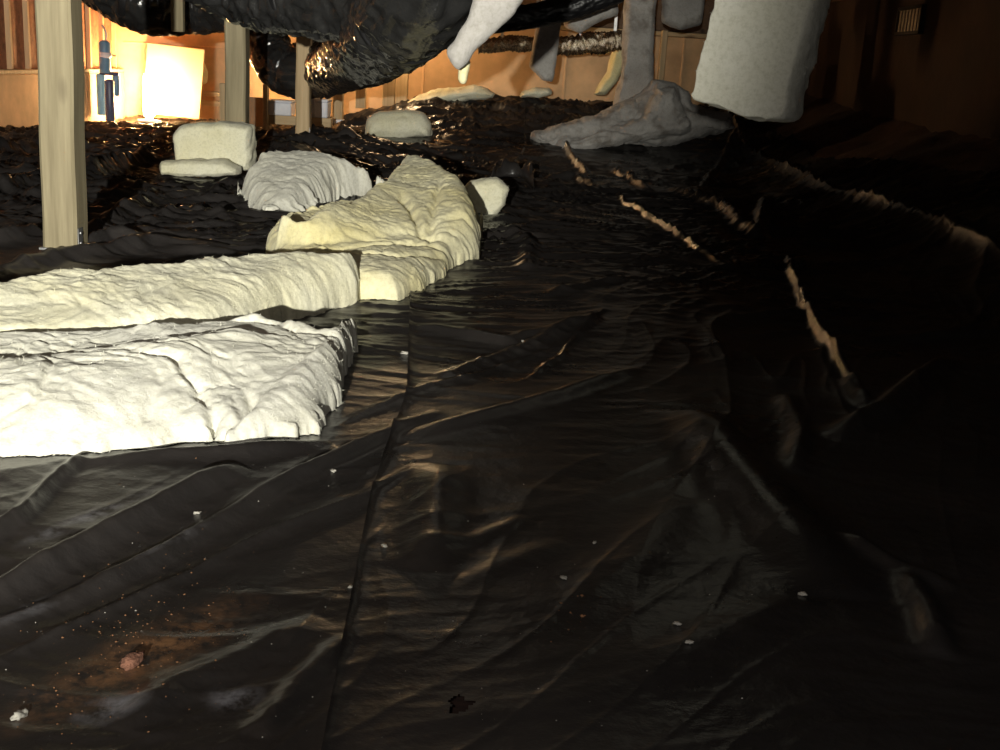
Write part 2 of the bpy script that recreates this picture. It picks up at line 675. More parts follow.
def sheet_height(X, Y):
    """relief of the polythene on top of base_ground; X, Y flat arrays"""
    q = np.stack([X, Y, 0 * X], 1)
    far = ss(3.6, 8.0, Y)
    mid = ss(2.4, 4.5, Y)
    wq = q + .35 * np.stack([pn(q * .9 + 5), pn(q * .9 + 25), 0 * X], 1)
    h = (.008 + .022 * mid * ss(5, 7, Y)) * pn(wq * .8 + 3) + (.004 + .008 * mid) * pn(wq * 2.2 + 8)
    # sharp creases along the width, stronger with distance and to the left
    a = wq * np.array([.75, 2.6, 1])
    r1 = 1 - np.abs(pn(a * 1.0 + 40)) * 2.6
    r2 = 1 - np.abs(pn(a * 2.3 + 50)) * 2.6
    r3 = 1 - np.abs(pn(a * 6.0 + 60)) * 2.6
    leftm = 1 - .55 * ss(-.8, .6, X) * (1 - ss(10, 12, Y))
    h += (.004 + .045 * far) * np.clip(r1, 0, 1) ** 2 * leftm
    h += (.004 + .036 * far + .006 * mid) * np.clip(r2, 0, 1) ** 2.5 * leftm
    h += (.0015 + .022 * far + .004 * mid) * np.clip(r3, 0, 1) ** 2 * leftm
    # diagonal creases of the near sheet
    ca, sa = math.cos(1.08), math.sin(1.08)
    dq = np.stack([(wq[:, 0] * ca + wq[:, 1] * sa) * .55, (-wq[:, 0] * sa + wq[:, 1] * ca) * 2.6, 0 * X], 1)
    r4 = 1 - np.abs(pn(dq + 70)) * 2.4
    r5 = 1 - np.abs(pn(dq * 2.6 + 80)) * 2.4
    near = 1 - mid
    h += near * (.004 * np.clip(r4, 0, 1) ** 5 + .002 * np.clip(r5, 0, 1) ** 6)
    rightm = ss(.0, 1.2, X) * mid * (1 - far)
    h += rightm * (.022 * np.clip(r4, 0, 1) ** 4 + .012 * np.clip(r5, 0, 1) ** 3)
    for (cx, cy, cr) in ((-2.15, 8.0, .55), (-1.05, 11.2, .5), (.6, 11.2, .7), (1.3, 11.5, .7), (-1.97, 4.9, .3), (-4.3, 12.9, .5), (-4.0, 13.3, .5)):
        h *= 1 - .8 * np.exp(-((X - cx) ** 2 + (Y - cy) ** 2) / cr ** 2)
    for poly, w_, hh, sharp in FOLDS:
        lo_, hi_ = poly.min(0) - 6 * w_, poly.max(0) + 6 * w_
        mk = (X > lo_[0]) & (X < hi_[0]) & (Y > lo_[1]) & (Y < hi_[1])
        if not mk.any():
            continue
        x_, y_ = X[mk], Y[mk]
        qq = np.stack([x_, y_, 0 * x_], 1)
        wob = min(1.2 * w_, .022) * pn(qq * (.07 / w_) + 11)
        d, t = seg_dist(x_ + wob, y_ + .7 * wob, poly)
        taper = np.clip(np.minimum(t, 1 - t) * 5, .0, 1) ** .6
        taper = np.maximum(taper, 0)
        amp = hh * taper * (1 + .35 * pn(qq * (.06 / w_) + 19))
        prof = np.exp(-d / w_) if sharp else np.exp(-(d / w_) ** 2)
        h[mk] += amp * prof
    return h


def seam(Y):
    return np.interp(Y, [0, 1.3, 2.2, 3.0, 4.3, 7, 9, 11, 14.5], [-.2, -.2, -.25, -.25, -.36, -.35, -.1, .1, .1])


def rows():
    t = np.linspace(0, 1, 930)
    return np.concatenate([[-2.0, -.5, .4], .8 + 12.98 * t ** 2.05])


def build_sheet(name, side, ncol, mat, label):
    Y = rows()
    ny = len(Y)
    if side == 'left':
        x0 = np.maximum(-1.2 - .75 * np.maximum(Y, 0), -4.57)
        x1 = seam(Y) + .10
        u = np.linspace(0, 1, ncol)
        u = 1 - (1 - u) ** 1.25
    elif side == 'right':
        x0 = seam(Y)
        x1 = np.minimum(1.05 + .5 * np.maximum(Y, 0), np.interp(Y, [0, 15], [2.42, 2.30]) + .03 * np.sin(Y * 2.1))
        u = np.linspace(0, 1, ncol) ** 1.15
    else:
        x0 = np.interp(Y, [0, 15], [2.28, 2.20])
        x1 = np.interp(Y, [0, 4, 6.5, 8, 10, 15], [2.7, 2.75, 2.95, 2.8, 2.62, 2.5]) + .05 * np.sin(Y * 3)
        u = np.linspace(0, 1, ncol)
    X = x0[:, None] + (x1 - x0)[:, None] * u[None]
    Yg = Y[:, None] + 0 * X
    xf, yf = X.ravel(), Yg.ravel()
    h = sheet_height(xf, yf)
    Z = base_ground(xf, yf) + h
    if side == 'right':
        e = xf - np.repeat(x0, ncol)
        Z += .006 + .011 * np.exp(-e / .012) * (1 + pn(np.stack([yf * 3, e, 0 * e], 1)))
        # loose right-hand edge rucked up into a ribbon
        e2 = np.repeat(x1, ncol) - xf
        Z += .07 * np.exp(-np.abs(e2 - .07) / .025) * (.8 + .8 * pn(np.stack([yf * 1.3, 0 * e2, 0 * e2 + 4], 1)))
    if side == 'bank':
        Z -= .012
    V = np.stack([xf, yf, Z], 1)
    i = (np.arange(ny - 1)[:, None] * ncol + np.arange(ncol - 1)[None]).ravel()
    Fq = np.stack([i, i + 1, i + ncol + 1, i + ncol], 1)
    if side == 'right':           # a small torn hole
        hc = atz(460, 712, 0)
        cx = V[Fq, 0].mean(1) - hc.x
        cy = V[Fq, 1].mean(1) - hc.y
        an = np.arctan2(cy, cx)
        rad = .0145 * (1 + .25 * np.sin(3 * an + 1) + .18 * np.sin(5 * an))
        Fq = Fq[np.hypot(cx, cy * .6) > rad]
    me = mesh_np(name, V, Fq)
    o = link(name, me, mat)
    tag(o, label, 'plastic sheet', 'black vapour barrier sheets')
    return o


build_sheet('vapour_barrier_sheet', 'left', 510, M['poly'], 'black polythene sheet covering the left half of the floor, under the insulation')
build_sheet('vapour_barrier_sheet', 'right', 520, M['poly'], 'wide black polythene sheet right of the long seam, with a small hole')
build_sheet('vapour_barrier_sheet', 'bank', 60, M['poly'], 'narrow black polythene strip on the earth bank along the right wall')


def sheet_z(x, y):
    a, b = np.array([x], float), np.array([y], float)
    return float(base_ground(a, b)[0] + sheet_height(a, b)[0])


# ------------------------------------------------------------ posts and timbers
def post(x, y, wd, z0, z1, label, mat='post', rz=0, lean=0):
    r = empty('support_post', (x, y, z0), label, 'post', 'timber support posts')
    bm = bmesh.new()
    n = 14
    hw = wd / 2
    rings = []
    for i in range(n + 1):
        z = z0 + (z1 - z0) * i / n
        dx = lean * (z - z0) + .0025 * math.sin(i * 1.3)
        c = .012
        pts = [(-hw + c, -hw), (hw - c, -hw), (hw, -hw + c), (hw, hw - c), (hw - c, hw), (-hw + c, hw), (-hw, hw - c), (-hw, -hw + c)]
        rings.append([bm.verts.new((x + dx + px * math.cos(rz) - py * math.sin(rz), y + px * math.sin(rz) + py * math.cos(rz), z)) for px, py in pts])
    for a, b in zip(rings, rings[1:]):
        for k in range(8):
            bm.faces.new((a[k], a[(k + 1) % 8], b[(k + 1) % 8], b[k]))
    bm.faces.new(rings[-1])
    bm.faces.new(rings[0][::-1])
    me = bpy.data.meshes.new('timber')
    bm.to_mesh(me)
    bm.free()
    link('timber', me, M[mat], r, False)
    box('base_plate', (x, y, z0 + .004), (wd + .02, wd + .02, .012), M['galv'], r, .002)
    sx = x + hw + .003
    ab = box('angle_bracket', (sx, y - hw * .4, z0 + .05), (.004, .05, .09), M['galv'], r, .001)
    for dz in (-.022, .022):
        bo = lathe('bolt', [(.001, .006), (.007, .005), (.008, 0)], (.002, 0, dz), M['galv'], None, 8, 'X')
        bo.parent = ab
    return r


p = at(65, 243, 4.9)
post(p.x + .002, 4.9, .146, p.z - .02, ZC + .02, 'thick pale timber post standing in the left foreground', lean=.014)
p = at(237.5, 168, 8.6)
post(p.x, 8.6, .150, p.z - .02, ZC + .02, 'timber post rising behind the square folded batt')
p = at(303, 136, 10.0)
post(p.x, 10.0, .118, p.z - .02, ZC + .02, 'slim timber post in front of the hanging duct loop', 'pine')


def board_px(name, x0, y0, x1, y1, Y, th, mat, label, cat, group=None, top=None):
    """an upright board between two pixel corners at depth Y"""
    a = at(x0, y0, Y)
    b = at(x1, y1, Y)
    zt = a.z if top is None else top
    r = box(name, ((a.x + b.x) / 2, Y + th / 2, (zt + b.z) / 2), (abs(b.x - a.x), th, zt - b.z), mat, None, .005)
    tag(r, label, cat, group)
    return r


board_px('hanger_timber', 170.5, 0, 183, 32, 9.0, .06, M['post'], 'short timber hanging in front of the far left duct', 'timber', 'short timbers hung from the joists', ZC + .02)
board_px('hanger_timber', 275, 0, 281, 48, 11.4, .05, M['pine'], 'thin timber hanging inside the duct loop, left of the slim post', 'timber', 'short timbers hung from the joists', ZC + .02)
board_px('hanger_timber', 329, 0, 334, 56, 12.6, .05, M['pine'], 'thin timber hanging inside the duct loop, right of the slim post', 'timber', 'short timbers hung from the joists', ZC + .02)


def far_post(x0, y0, x1, y1, Y, label, mat='pine', th=.1, foot=None):
    a = at(x0, y1, Y)
    b = at(x1, y1, Y)
    t = at(x0, y0, Y)
    r = empty('stub_post', ((a.x + b.x) / 2, Y, a.z), label, 'post', 'short timber posts at the far end')
    box('timber', ((a.x + b.x) / 2, Y + th / 2, (t.z + a.z) / 2), (b.x - a.x, th, t.z - a.z), M[mat], r, .006)
    if foot:
        box('post_foot', ((a.x + b.x) / 2, Y + th / 2, a.z + .02), (b.x - a.x + .02, th + .03, .06), M[foot], r, .004)
    return r


far_post(332, 40, 342, 124, 12.5, 'stub post with a white foot behind the slim post', foot='white')
far_post(355, 60, 365, 108, 13.1, 'stub post under the duct, between two others')
far_post(382, 72, 394, 106, 13.2, 'pale pier timber beside the long lit batt, left of its pair')
far_post(394.5, 70, 407, 104, 13.35, 'pale pier timber beside the long lit batt, right of its pair')
far_post(219.5, 83, 225, 124, 11.5, 'thin lit timber peeping out left of the middle post')
far_post(262.5, 84, 267, 130, 11.6, 'thin timber at the left end of the white box sill')
far_post(657, 30, 663, 90, 13.5, 'timber upright beside the tall hanging batt')

# sheet of cardboard and the beam with the white box
a = at(249, 97, 11.9)
b = at(262, 127, 11.9)
o = box('cardboard_sheet', ((a.x + b.x) / 2, 11.95, (a.z + b.z) / 2), (b.x - a.x + .04, .02, a.z - b.z), M['card'], bev=.004, rot=(-.08, 0, 0))
tag(o, 'brown cardboard sheet standing right of the middle post', 'cardboard')
a = at(266, 114, 11.7)
b = at(331, 127, 11.7)
o = box('sill_beam', ((a.x + b.x) / 2, 11.75, (a.z + b.z) / 2 - .005), (b.x - a.x, .12, a.z - b.z), M['plank'], bev=.006)
tag(o, 'low timber beam lying under the white boxes', 'beam')
zt = (a.z + b.z) / 2 - .005 + (a.z - b.z) / 2


def crate(x0, y0, x1, label, Y=11.78):
    a = at(x0, y0, Y)
    b = at(x1, y0, Y)
    r = empty('white_box', ((a.x + b.x) / 2, Y, zt), label, 'box', 'white boxes on the low beam')
    w_, h_ = b.x - a.x, a.z - zt
    box('body', ((a.x + b.x) / 2, Y, zt + h_ * .42), (w_ * .94, .22, h_ * .84), M['white'], r, .01)
    box('lid', ((a.x + b.x) / 2, Y, zt + h_ * .91), (w_, .25, h_ * .17), M['white'], r, .008)
    return r


crate(268, 99, 294, 'wide crumpled white box left of the slim post')
crate(311.5, 98, 330, 'narrow white box right of the slim post')
a = at(313, 58, 11.4)
b = at(313, 116, 11.4)
tube('drain_pipe', [(a.x, 11.4, a.z, .022), (a.x + .002, 11.4, (a.z + b.z) / 2, .022), (a.x, 11.4, b.z, .022)], M['white'], nseg=12, n=10)
tag(bpy.data.objects['drain_pipe'], 'white plastic drain pipe standing just right of the slim post', 'pipe')

# pale panel leaning on the far wall, planks beside it
a, b = at(143, 44, 13.55), at(198, 118, 13.55)
o = box('leaning_panel', ((a.x + b.x) / 2 + .02, 13.60, (a.z + b.z) / 2), (.66, .025, a.z - b.z), M['drywall'], bev=.003, rot=(-.13, .055, 0))
tag(o, 'pale panel leaning against the far wall beside the work light', 'panel')
for (x0, y0, x1, y1, lab) in ((197, 91, 224, 97, 'top plank stacked against the far wall by the pale panel'),
                              (198, 100, 224, 107, 'lower plank stacked against the far wall by the pale panel')):
    a, b = at(x0, y0, 13.7), at(x1, y1, 13.7)
    o = box('plank', ((a.x + b.x) / 2, 13.74, (a.z + b.z) / 2), (b.x - a.x, .12, a.z - b.z), M['plank'], bev=.004)
    tag(o, lab, 'plank', 'planks against the far wall')

# ------------------------------------------------------------ work light
LAMP = at(149, 104, 13.3)
LAMPCOL = (1.0, .60, .26)
g0 = gz(LAMP.x, LAMP.y)
wlmp = empty('work_light', (LAMP.x, LAMP.y, g0), 'glaring work light on the floor in the far left corner', 'lamp')
lathe('base', [(.001, .02), (.12, .02), (.13, .03), (.12, .045), (.03, .055), (.03, .08), (.001, .08)], (LAMP.x, LAMP.y, g0), M['white'], wlmp)
lathe('tube_light', [(.001, .08), (.05, .08), (.06, .10), (.06, .50), (.045, .55), (.001, .56)], (LAMP.x, LAMP.y, g0), mat_emit('glowing_diffuser', LAMPCOL, 400), wlmp)

# unseen bulb and socket, added behind the duct bend to light the far wall
BULB = at(398, 26, 13.05)
bl_ = empty('added_bulb', BULB, 'warm bulb added on the joists, unseen behind the large duct bend', 'lamp')
lathe('socket', [(.001, .04), (.03, .04), (.03, .09), (.055, .10), (.055, .12), (.001, .12)], BULB, M['white'], bl_, 16)
tube('stem', [(BULB.x, BULB.y, BULB.z + .12, .012), (BULB.x, BULB.y, (BULB.z + ZC) / 2 + .06, .012), (BULB.x, BULB.y, ZC + .01, .012)], M['white'], bl_, 8, 6)
lathe('glass', [(.001, -.06), (.02, -.055), (.032, -.03), (.032, -.01), (.022, .02), (.014, .042)], BULB, mat_emit('glowing_glass', (1.0, .66, .34), 560), bl_, 16)

# ------------------------------------------------------------ water filter unit on the left wall
YF = 12.75


def wf(x, y):
    return at(x, y, YF)


c = wf(105.5, 121)
flt = empty('water_filter', (c.x, YF, c.z), 'blue water filter set with cylinders by the left wall', 'water filter')


def cyl(name, x, y0, y1, wpx, mat, dome=True, dy=0):
    a, b = at(x, y0, YF + dy), at(x, y1, YF + dy)
    h = a.z - b.z
    r = wpx * YF / FPX / 2
    prof = [(.001, 0), (r * .9, 0), (r, .012), (r, h - r * .6)]
    prof += [(r * math.cos(t), h - r * .6 + r * .6 * math.sin(t)) for t in (.4, .8, 1.2)] + [(.001, h)] if dome else [(r, h), (.001, h)]
    return lathe(name, prof, (b.x, YF + dy, b.z), mat, flt, 20)


ut = cyl('upper_tank', 105.3, 40, 73, 11, M['blue'])
lb = cyl('label_band', 105.3, 52.5, 58, 11.6, M['white'], False)
lb.parent = ut
lb.matrix_parent_inverse = Matrix.Translation(-ut.location - flt.location + flt.location)
lb['label'] = 'white label band'
cyl('pale_canister', 102, 73, 115, 9, M['lightblue'], True, .03)
cyl('dark_canister', 110.5, 79, 121, 9, M['navy'], True, -.05)
cyl('short_canister', 116.5, 73, 96, 7, M['blue'], True, .05)
a, b = wf(105, 30), wf(105.3, 42)
tube('feed_pipe', [(a.x - .03, YF, a.z + .05, .012), (a.x, YF, a.z, .012), (a.x + .01, YF, (a.z + b.z) / 2, .012), (b.x, YF, b.z, .012)], M['galv'], flt, 10, 16)
a, b = wf(100, 73), wf(119, 74)
tube('manifold', [(a.x, YF, a.z, .02), ((a.x + b.x) / 2, YF, (a.z + b.z) / 2, .022), (b.x, YF, b.z, .02)], M['navy'], flt, 10, 12)
a, b = wf(98, 54.5), wf(114, 56)
tube('wall_strap', [(a.x, YF + .07, a.z, .012), ((a.x + b.x) / 2, YF + .07, a.z, .012), (b.x, YF + .07, b.z, .012)], M['pine'], flt, 8, 10)

# ------------------------------------------------------------ foundation vent
vc = Vector((XR - .012, 0, 0))


def on_right(x, y):
    d = ray(x, y)
    t = (XR - .02) / d.x
    return EYE + d * t


q0, q1 = on_right(899, 22), on_right(921, 22)
zt_, zb_ = on_right(910, 8).z, on_right(910, 33).z
ymid, hwid = (q0.y + q1.y) / 2, abs(q0.y - q1.y) / 2
vent = empty('foundation_vent', (XR - .01, ymid, zb_), 'small slatted vent high on the dark right wall', 'vent')
zm, hh = (zt_ + zb_) / 2, (zt_ - zb_)
for dz in (-1, 1):
    box('frame_rail', (XR - .015, ymid, zm + dz * hh / 2), (.05, 2 * hwid + .06, .03), M['black'], vent, .004)
for dy in (-1, 1):
    box('frame_stile', (XR - .015, ymid + dy * (hwid + .015), zm), (.05, .03, hh + .03), M['black'], vent, .004)
box('back_screen', (XR - .003, ymid, zm), (.004, 2 * hwid, hh), M['black'], vent, 0)
sl = box_mesh('slat', .012, hwid * 2 / 7 * .55, hh * .96, .003, 1)
sl.materials.append(M['vent'])
for k in range(7):
    o = link('slat', sl, None, vent, False)
    o.location = (XR - .022, ymid - hwid + hwid * 2 * (k + .5) / 7, zm)

# ------------------------------------------------------------ ducts


def duct_px(name, pts, label, n=260, nseg=72, wrinkle=.012, pitch=.06, bands=(), mat='duct'):
    rowsP = []
    for (x, y, Y, r) in pts:
        p = at(x, y, Y)
        rowsP.append((p.x, p.y, p.z, r))
    P, Ln = spline(rowsP, 60)
    mid = P[0]
    r = empty(name, (mid[0], mid[1], mid[2]), label, 'duct', 'flexible ducts under the joists')
    tube('jacket', rowsP, M[mat], r, nseg, n, wrinkle, pitch)
    for u_ in bands:
        i = int(u_ * 59)
        p0, p1 = P[max(i - 1, 0)], P[min(i + 1, 59)]
        d = p1 - p0
        c_ = P[i]
        d = d[:3] / np.linalg.norm(d[:3])
        tube('strap_band', [(*(c_[:3] - d * .03), c_[3] + .012), (*c_[:3], c_[3] + .014), (*(c_[:3] + d * .03), c_[3] + .012)], M['black'], r, 40, 6)
    for u_ in (.3, .7):
        c_ = P[int(u_ * 59)]
        zt_ = ZC + .01
        if zt_ - c_[2] - c_[3] > .02:
            box('hanger_strap', (c_[0], c_[1], (zt_ + c_[2] + c_[3] - .02) / 2), (.03, .004, zt_ - c_[2] - c_[3] + .02), M['galv'], r, 0)
    return r


duct_px('flexible_duct', [(40, -70, 9.6, .24), (105, -20, 9.6, .24), (150, 0, 9.6, .25), (200, 0, 9.7, .25), (262, -8, 9.5, .25), (330, -30, 9.4, .25)],
        'black duct sagging behind the middle post at far left', bands=(.35,))
duct_px('flexible_duct', [(90, -95, 6.2, .19), (180, -48, 6.2, .2), (250, -18, 6.2, .205), (310, -8, 6.0, .205), (360, -4, 5.8, .205), (420, -20, 5.6, .20)],
        'black duct crossing high in front of the two rear posts', bands=(.3, .62), n=360)
duct_px('flexible_duct', [(452, -85, 4.8, .2), (437, -42, 4.85, .205), (424, -14, 4.95, .215), (409, 8, 5.15, .215), (390, 26, 5.6, .205), (368, 44, 6.6, .2), (347, 60, 8.8, .2), (322, 71, 10.35, .2),
                          (297, 74, 10.6, .2), (275, 62, 10.7, .19), (266, 35, 10.8, .175), (264, 0, 10.8, .175), (262, -40, 10.8, .175)],
        'large black duct bending down into a hanging loop', n=620, bands=(.10,))
duct_px('flexible_duct', [(330, -14, 10.4, .14), (322, 10, 11.2, .14), (318, 40, 11.6, .14), (300, 60, 11.8, .14)],
        'thin black duct dropping behind the slim post', n=120, pitch=.04)
duct_px('flexible_duct', [(470, 26, 10.6, .09), (500, 20, 10.6, .10), (535, 16, 10.6, .10), (575, 6, 10.6, .10), (620, -10, 10.6, .10)],
        'dark duct running across the far centre behind hanging insulation', n=140, wrinkle=.005, mat='black')
duct_px('foil_duct', [(478, 46, 12.4, .06), (510, 44, 12.4, .065), (540, 44, 12.4, .06), (560, 48, 12.4, .06)], 'crumpled foil pipe near the far wall, left stretch', n=120, nseg=28, wrinkle=.012, pitch=.03, mat='foil')
duct_px('foil_duct', [(556, 46, 12.3, .07), (590, 44, 12.3, .085), (612, 41, 12.3, .085), (640, 38, 12.3, .07)], 'crumpled foil pipe near the far wall beside the tall hanging batt', n=120, nseg=28, wrinkle=.016, pitch=.03, mat='foil')

# ------------------------------------------------------------ fibreglass insulation


def rem(V, Fs, voxel, smooth):
    me = bpy.data.meshes.new('raw')
    bm = bmesh.new()
    off = 0
    for v_, f_ in zip(V, Fs):
        vs = [bm.verts.new(c) for c in v_]
        for f in f_:
            bm.faces.new([vs[i] for i in f])
    bmesh.ops.triangulate(bm, faces=[f for f in bm.faces if len(f.verts) > 4])
    bmesh.ops.recalc_face_normals(bm, faces=bm.faces[:])
    bm.to_mesh(me)
    bm.free()
    o = bpy.data.objects.new('raw', me)
    C.objects.link(o)
    a = o.modifiers.new('r', 'REMESH')
    a.mode = 'VOXEL'
    a.voxel_size = voxel
    s = o.modifiers.new('s', 'SMOOTH')
    s.factor = .5
    s.iterations = smooth
    dg = bpy.context.evaluated_depsgraph_get()
    out = bpy.data.meshes.new_from_object(o.evaluated_get(dg))
    bpy.data.objects.remove(o)
    bpy.data.meshes.remove(me)
    return out


def resample(P, step):
    P = np.array(P, float)
    Q = np.vstack([P, P[:1]])
    L_ = np.concatenate([[0], np.cumsum(np.linalg.norm(np.diff(Q, axis=0), axis=1))])
    n = max(12, int(L_[-1] / step))
    s = np.linspace(0, L_[-1], n, endpoint=False)
    return np.stack([np.interp(s, L_, Q[:, k]) for k in range(Q.shape[1])], 1)


def prism(poly, lo_, hi_, axis, rag, seed, rnd=.035):
    """closed ragged slab: outline in the plane across axis, from lo_ to hi_ (arrays or floats); rounded rims"""
    P = resample(poly, .02)
    n = len(P)
    c = P.mean(0)
    Tn = np.roll(P, -1, 0) - np.roll(P, 1, 0)
    Nn = np.stack([Tn[:, 1], -Tn[:, 0]], 1)
    Nn /= np.maximum(np.linalg.norm(Nn, axis=1), 1e-9)[:, None]
    area = .5 * np.sum(P[:, 0] * np.roll(P[:, 1], -1) - np.roll(P[:, 0], -1) * P[:, 1])
    if area < 0:
        Nn = -Nn
    V = []
    K = 6
    for k in range(K + 1):
        t = k / K
        inset = rnd * (1 - math.sqrt(max(0, 1 - (2 * t - 1) ** 2)))
        q = np.stack([P[:, 0] * 9, P[:, 1] * 9, np.full(n, seed * 7.7 + t * 1.2)], 1)
        jag = rag * (pn(q) + .7 * pn(q * 2.7 + 4) + .5 * pn(q * 6 + 8))
        Q = P + Nn * (jag - inset)[:, None]
        h = lo_ + (hi_ - lo_) * t
        h = np.broadcast_to(np.asarray(h, float), (n,))
        if axis == 'z':
            V.append(np.stack([Q[:, 0], Q[:, 1], h], 1))
        else:
            V.append(np.stack([Q[:, 0], h, Q[:, 1]], 1))
    V = np.vstack(V)
    Fs = []
    for k in range(K):
        for i in range(n):
            j = (i + 1) % n
            Fs.append((k * n + i, k * n + j, (k + 1) * n + j, (k + 1) * n + i))
    Fs.append(tuple(range(n))[::-1])
    Fs.append(tuple(K * n + i for i in range(n)))
    return V.tolist(), Fs


BATT_GROUP = 'fibreglass insulation batts'


def fibres(o, me, n, length, seed, mat):
    """loose torn glass fibres standing off the rim"""
    rs = np.random.RandomState(seed)
    nv = len(me.vertices)
    co = np.empty(nv * 3, np.float32)
    no = np.empty(nv * 3, np.float32)
    me.vertices.foreach_get('co', co)
    me.vertices.foreach_get('normal', no)
    co = co.reshape(-1, 3)
    no = no.reshape(-1, 3)
    wgt = .15 + (1 - np.abs(no[:, 2])) if True else None
    idx = rs.choice(nv, n, p=wgt / wgt.sum())
    V, Fq = [], []
    for i in idx:
        p = co[i]
        d = no[i] + rs.normal(size=3) * .7
        d /= np.linalg.norm(d)
        s = np.cross(d, rs.normal(size=3))
        s /= np.linalg.norm(s)
        L_ = length * (.4 + rs.rand())
        wv = s * .0007
        b = p - no[i] * .003
        mid = b + d * L_ * .5 + s * L_ * .12
        tip = b + d * L_ + np.cross(d, s) * L_ * .3
        k = len(V)
        V += [b - wv, b + wv, mid + wv * .8, mid - wv * .8, tip]
        Fq += [(k, k + 1, k + 2, k + 3), (k + 3, k + 2, k + 4)]
    m2 = bpy.data.meshes.new('torn_fibres')
    m2.from_pydata([tuple(v) for v in V], [], Fq)
    m2.update()
    f = link('torn_fibres', m2, mat, None)
    f.parent = o
    f['kind'] = 'stuff'
    return f


def batt(prisms, mat, label, voxel=.012, smooth=6, amp=.014, freq=6, seed=1, crease=.012, aniso=(1, 1, 1), fib=0, post_fn=None, name='insulation_batt'):
    V = [a for a, b in prisms]
    Fs = [b for a, b in prisms]
    me = rem(V, Fs, voxel, smooth)
    nv = len(me.vertices)
    co = np.empty(nv * 3, np.float32)
    no = np.empty(nv * 3, np.float32)
    me.vertices.foreach_get('co', co)
    me.vertices.foreach_get('normal', no)
    co = co.reshape(-1, 3).astype(float)
    no = no.reshape(-1, 3).astype(float)
    q = co * freq * np.array(aniso) + seed * 13.1
    wq = q + .6 * np.stack([pn(q * .7 + 1), pn(q * .7 + 33), pn(q * .7 + 71)], 1)
    d = amp * (pn(q * .4 + 3) + .30 * pn(wq) + .13 * pn(wq * 2.6 + 5) + .10 * pn(wq * 6.1 + 6) + .09 * pn(wq * 14 + 2) + .07 * pn(wq * 30 + 2))
    r = np.clip(1 - np.abs(pn(wq * .45 + 90)) * 9, 0, 1)
    r2 = np.clip(1 - np.abs(pn(wq * 1.1 + 120)) * 9, 0, 1)
    d -= crease * (r ** 1.5 * np.clip(pn(q * .35 + 7) * 2.4 + .3, 0, 1) + .45 * r2 ** 1.5 * np.clip(pn(q * .6 + 17) * 2.4 + .1, 0, 1))
    co = co + no * d[:, None]
    if post_fn:
        co = post_fn(co)
    me.vertices.foreach_set('co', co.astype(np.float32).ravel())
    me.update()
    c = co.mean(0)
    base = Vector((c[0], c[1], co[:, 2].min()))
    me.transform(Matrix.Translation(-base))
    o = link(name, me, mat)
    o.location = base
    tag(o, label, 'insulation', BATT_GROUP)
    if fib:
        fibres(o, me, fib, .010, seed, mat)
    return o


def gpoly(pts):
    """ground outline: pixel points (x, y, level) -> plan points"""
    out = []
    for x, y, z in pts:
        p = atz(x, y, z)
        out.append((p.x, p.y))
    return out


def vpoly(pts, Y):
    out = []
    for x, y in pts:
        p = at(x, y, Y)
        out.append((p.x, p.z))
    return out


def poly_sd(px, py, poly):
    """signed distance to a closed plan outline, positive inside"""
    best = np.full(px.shape, 1e9)
    ins = np.zeros(px.shape, bool)
    n = len(poly)
    for i in range(n):
        ax, ay = poly[i]
        bx, by = poly[(i + 1) % n]
        dx, dy = bx - ax, by - ay
        t = np.clip(((px - ax) * dx + (py - ay) * dy) / (dx * dx + dy * dy + 1e-12), 0, 1)
        best = np.minimum(best, np.hypot(px - ax - t * dx, py - ay - t * dy))
        if abs(by - ay) > 1e-9:
            c_ = ((ay > py) != (by > py)) & (px < (bx - ax) * (py - ay) / (by - ay) + ax)
            ins ^= c_
    return np.where(ins, best, -best)


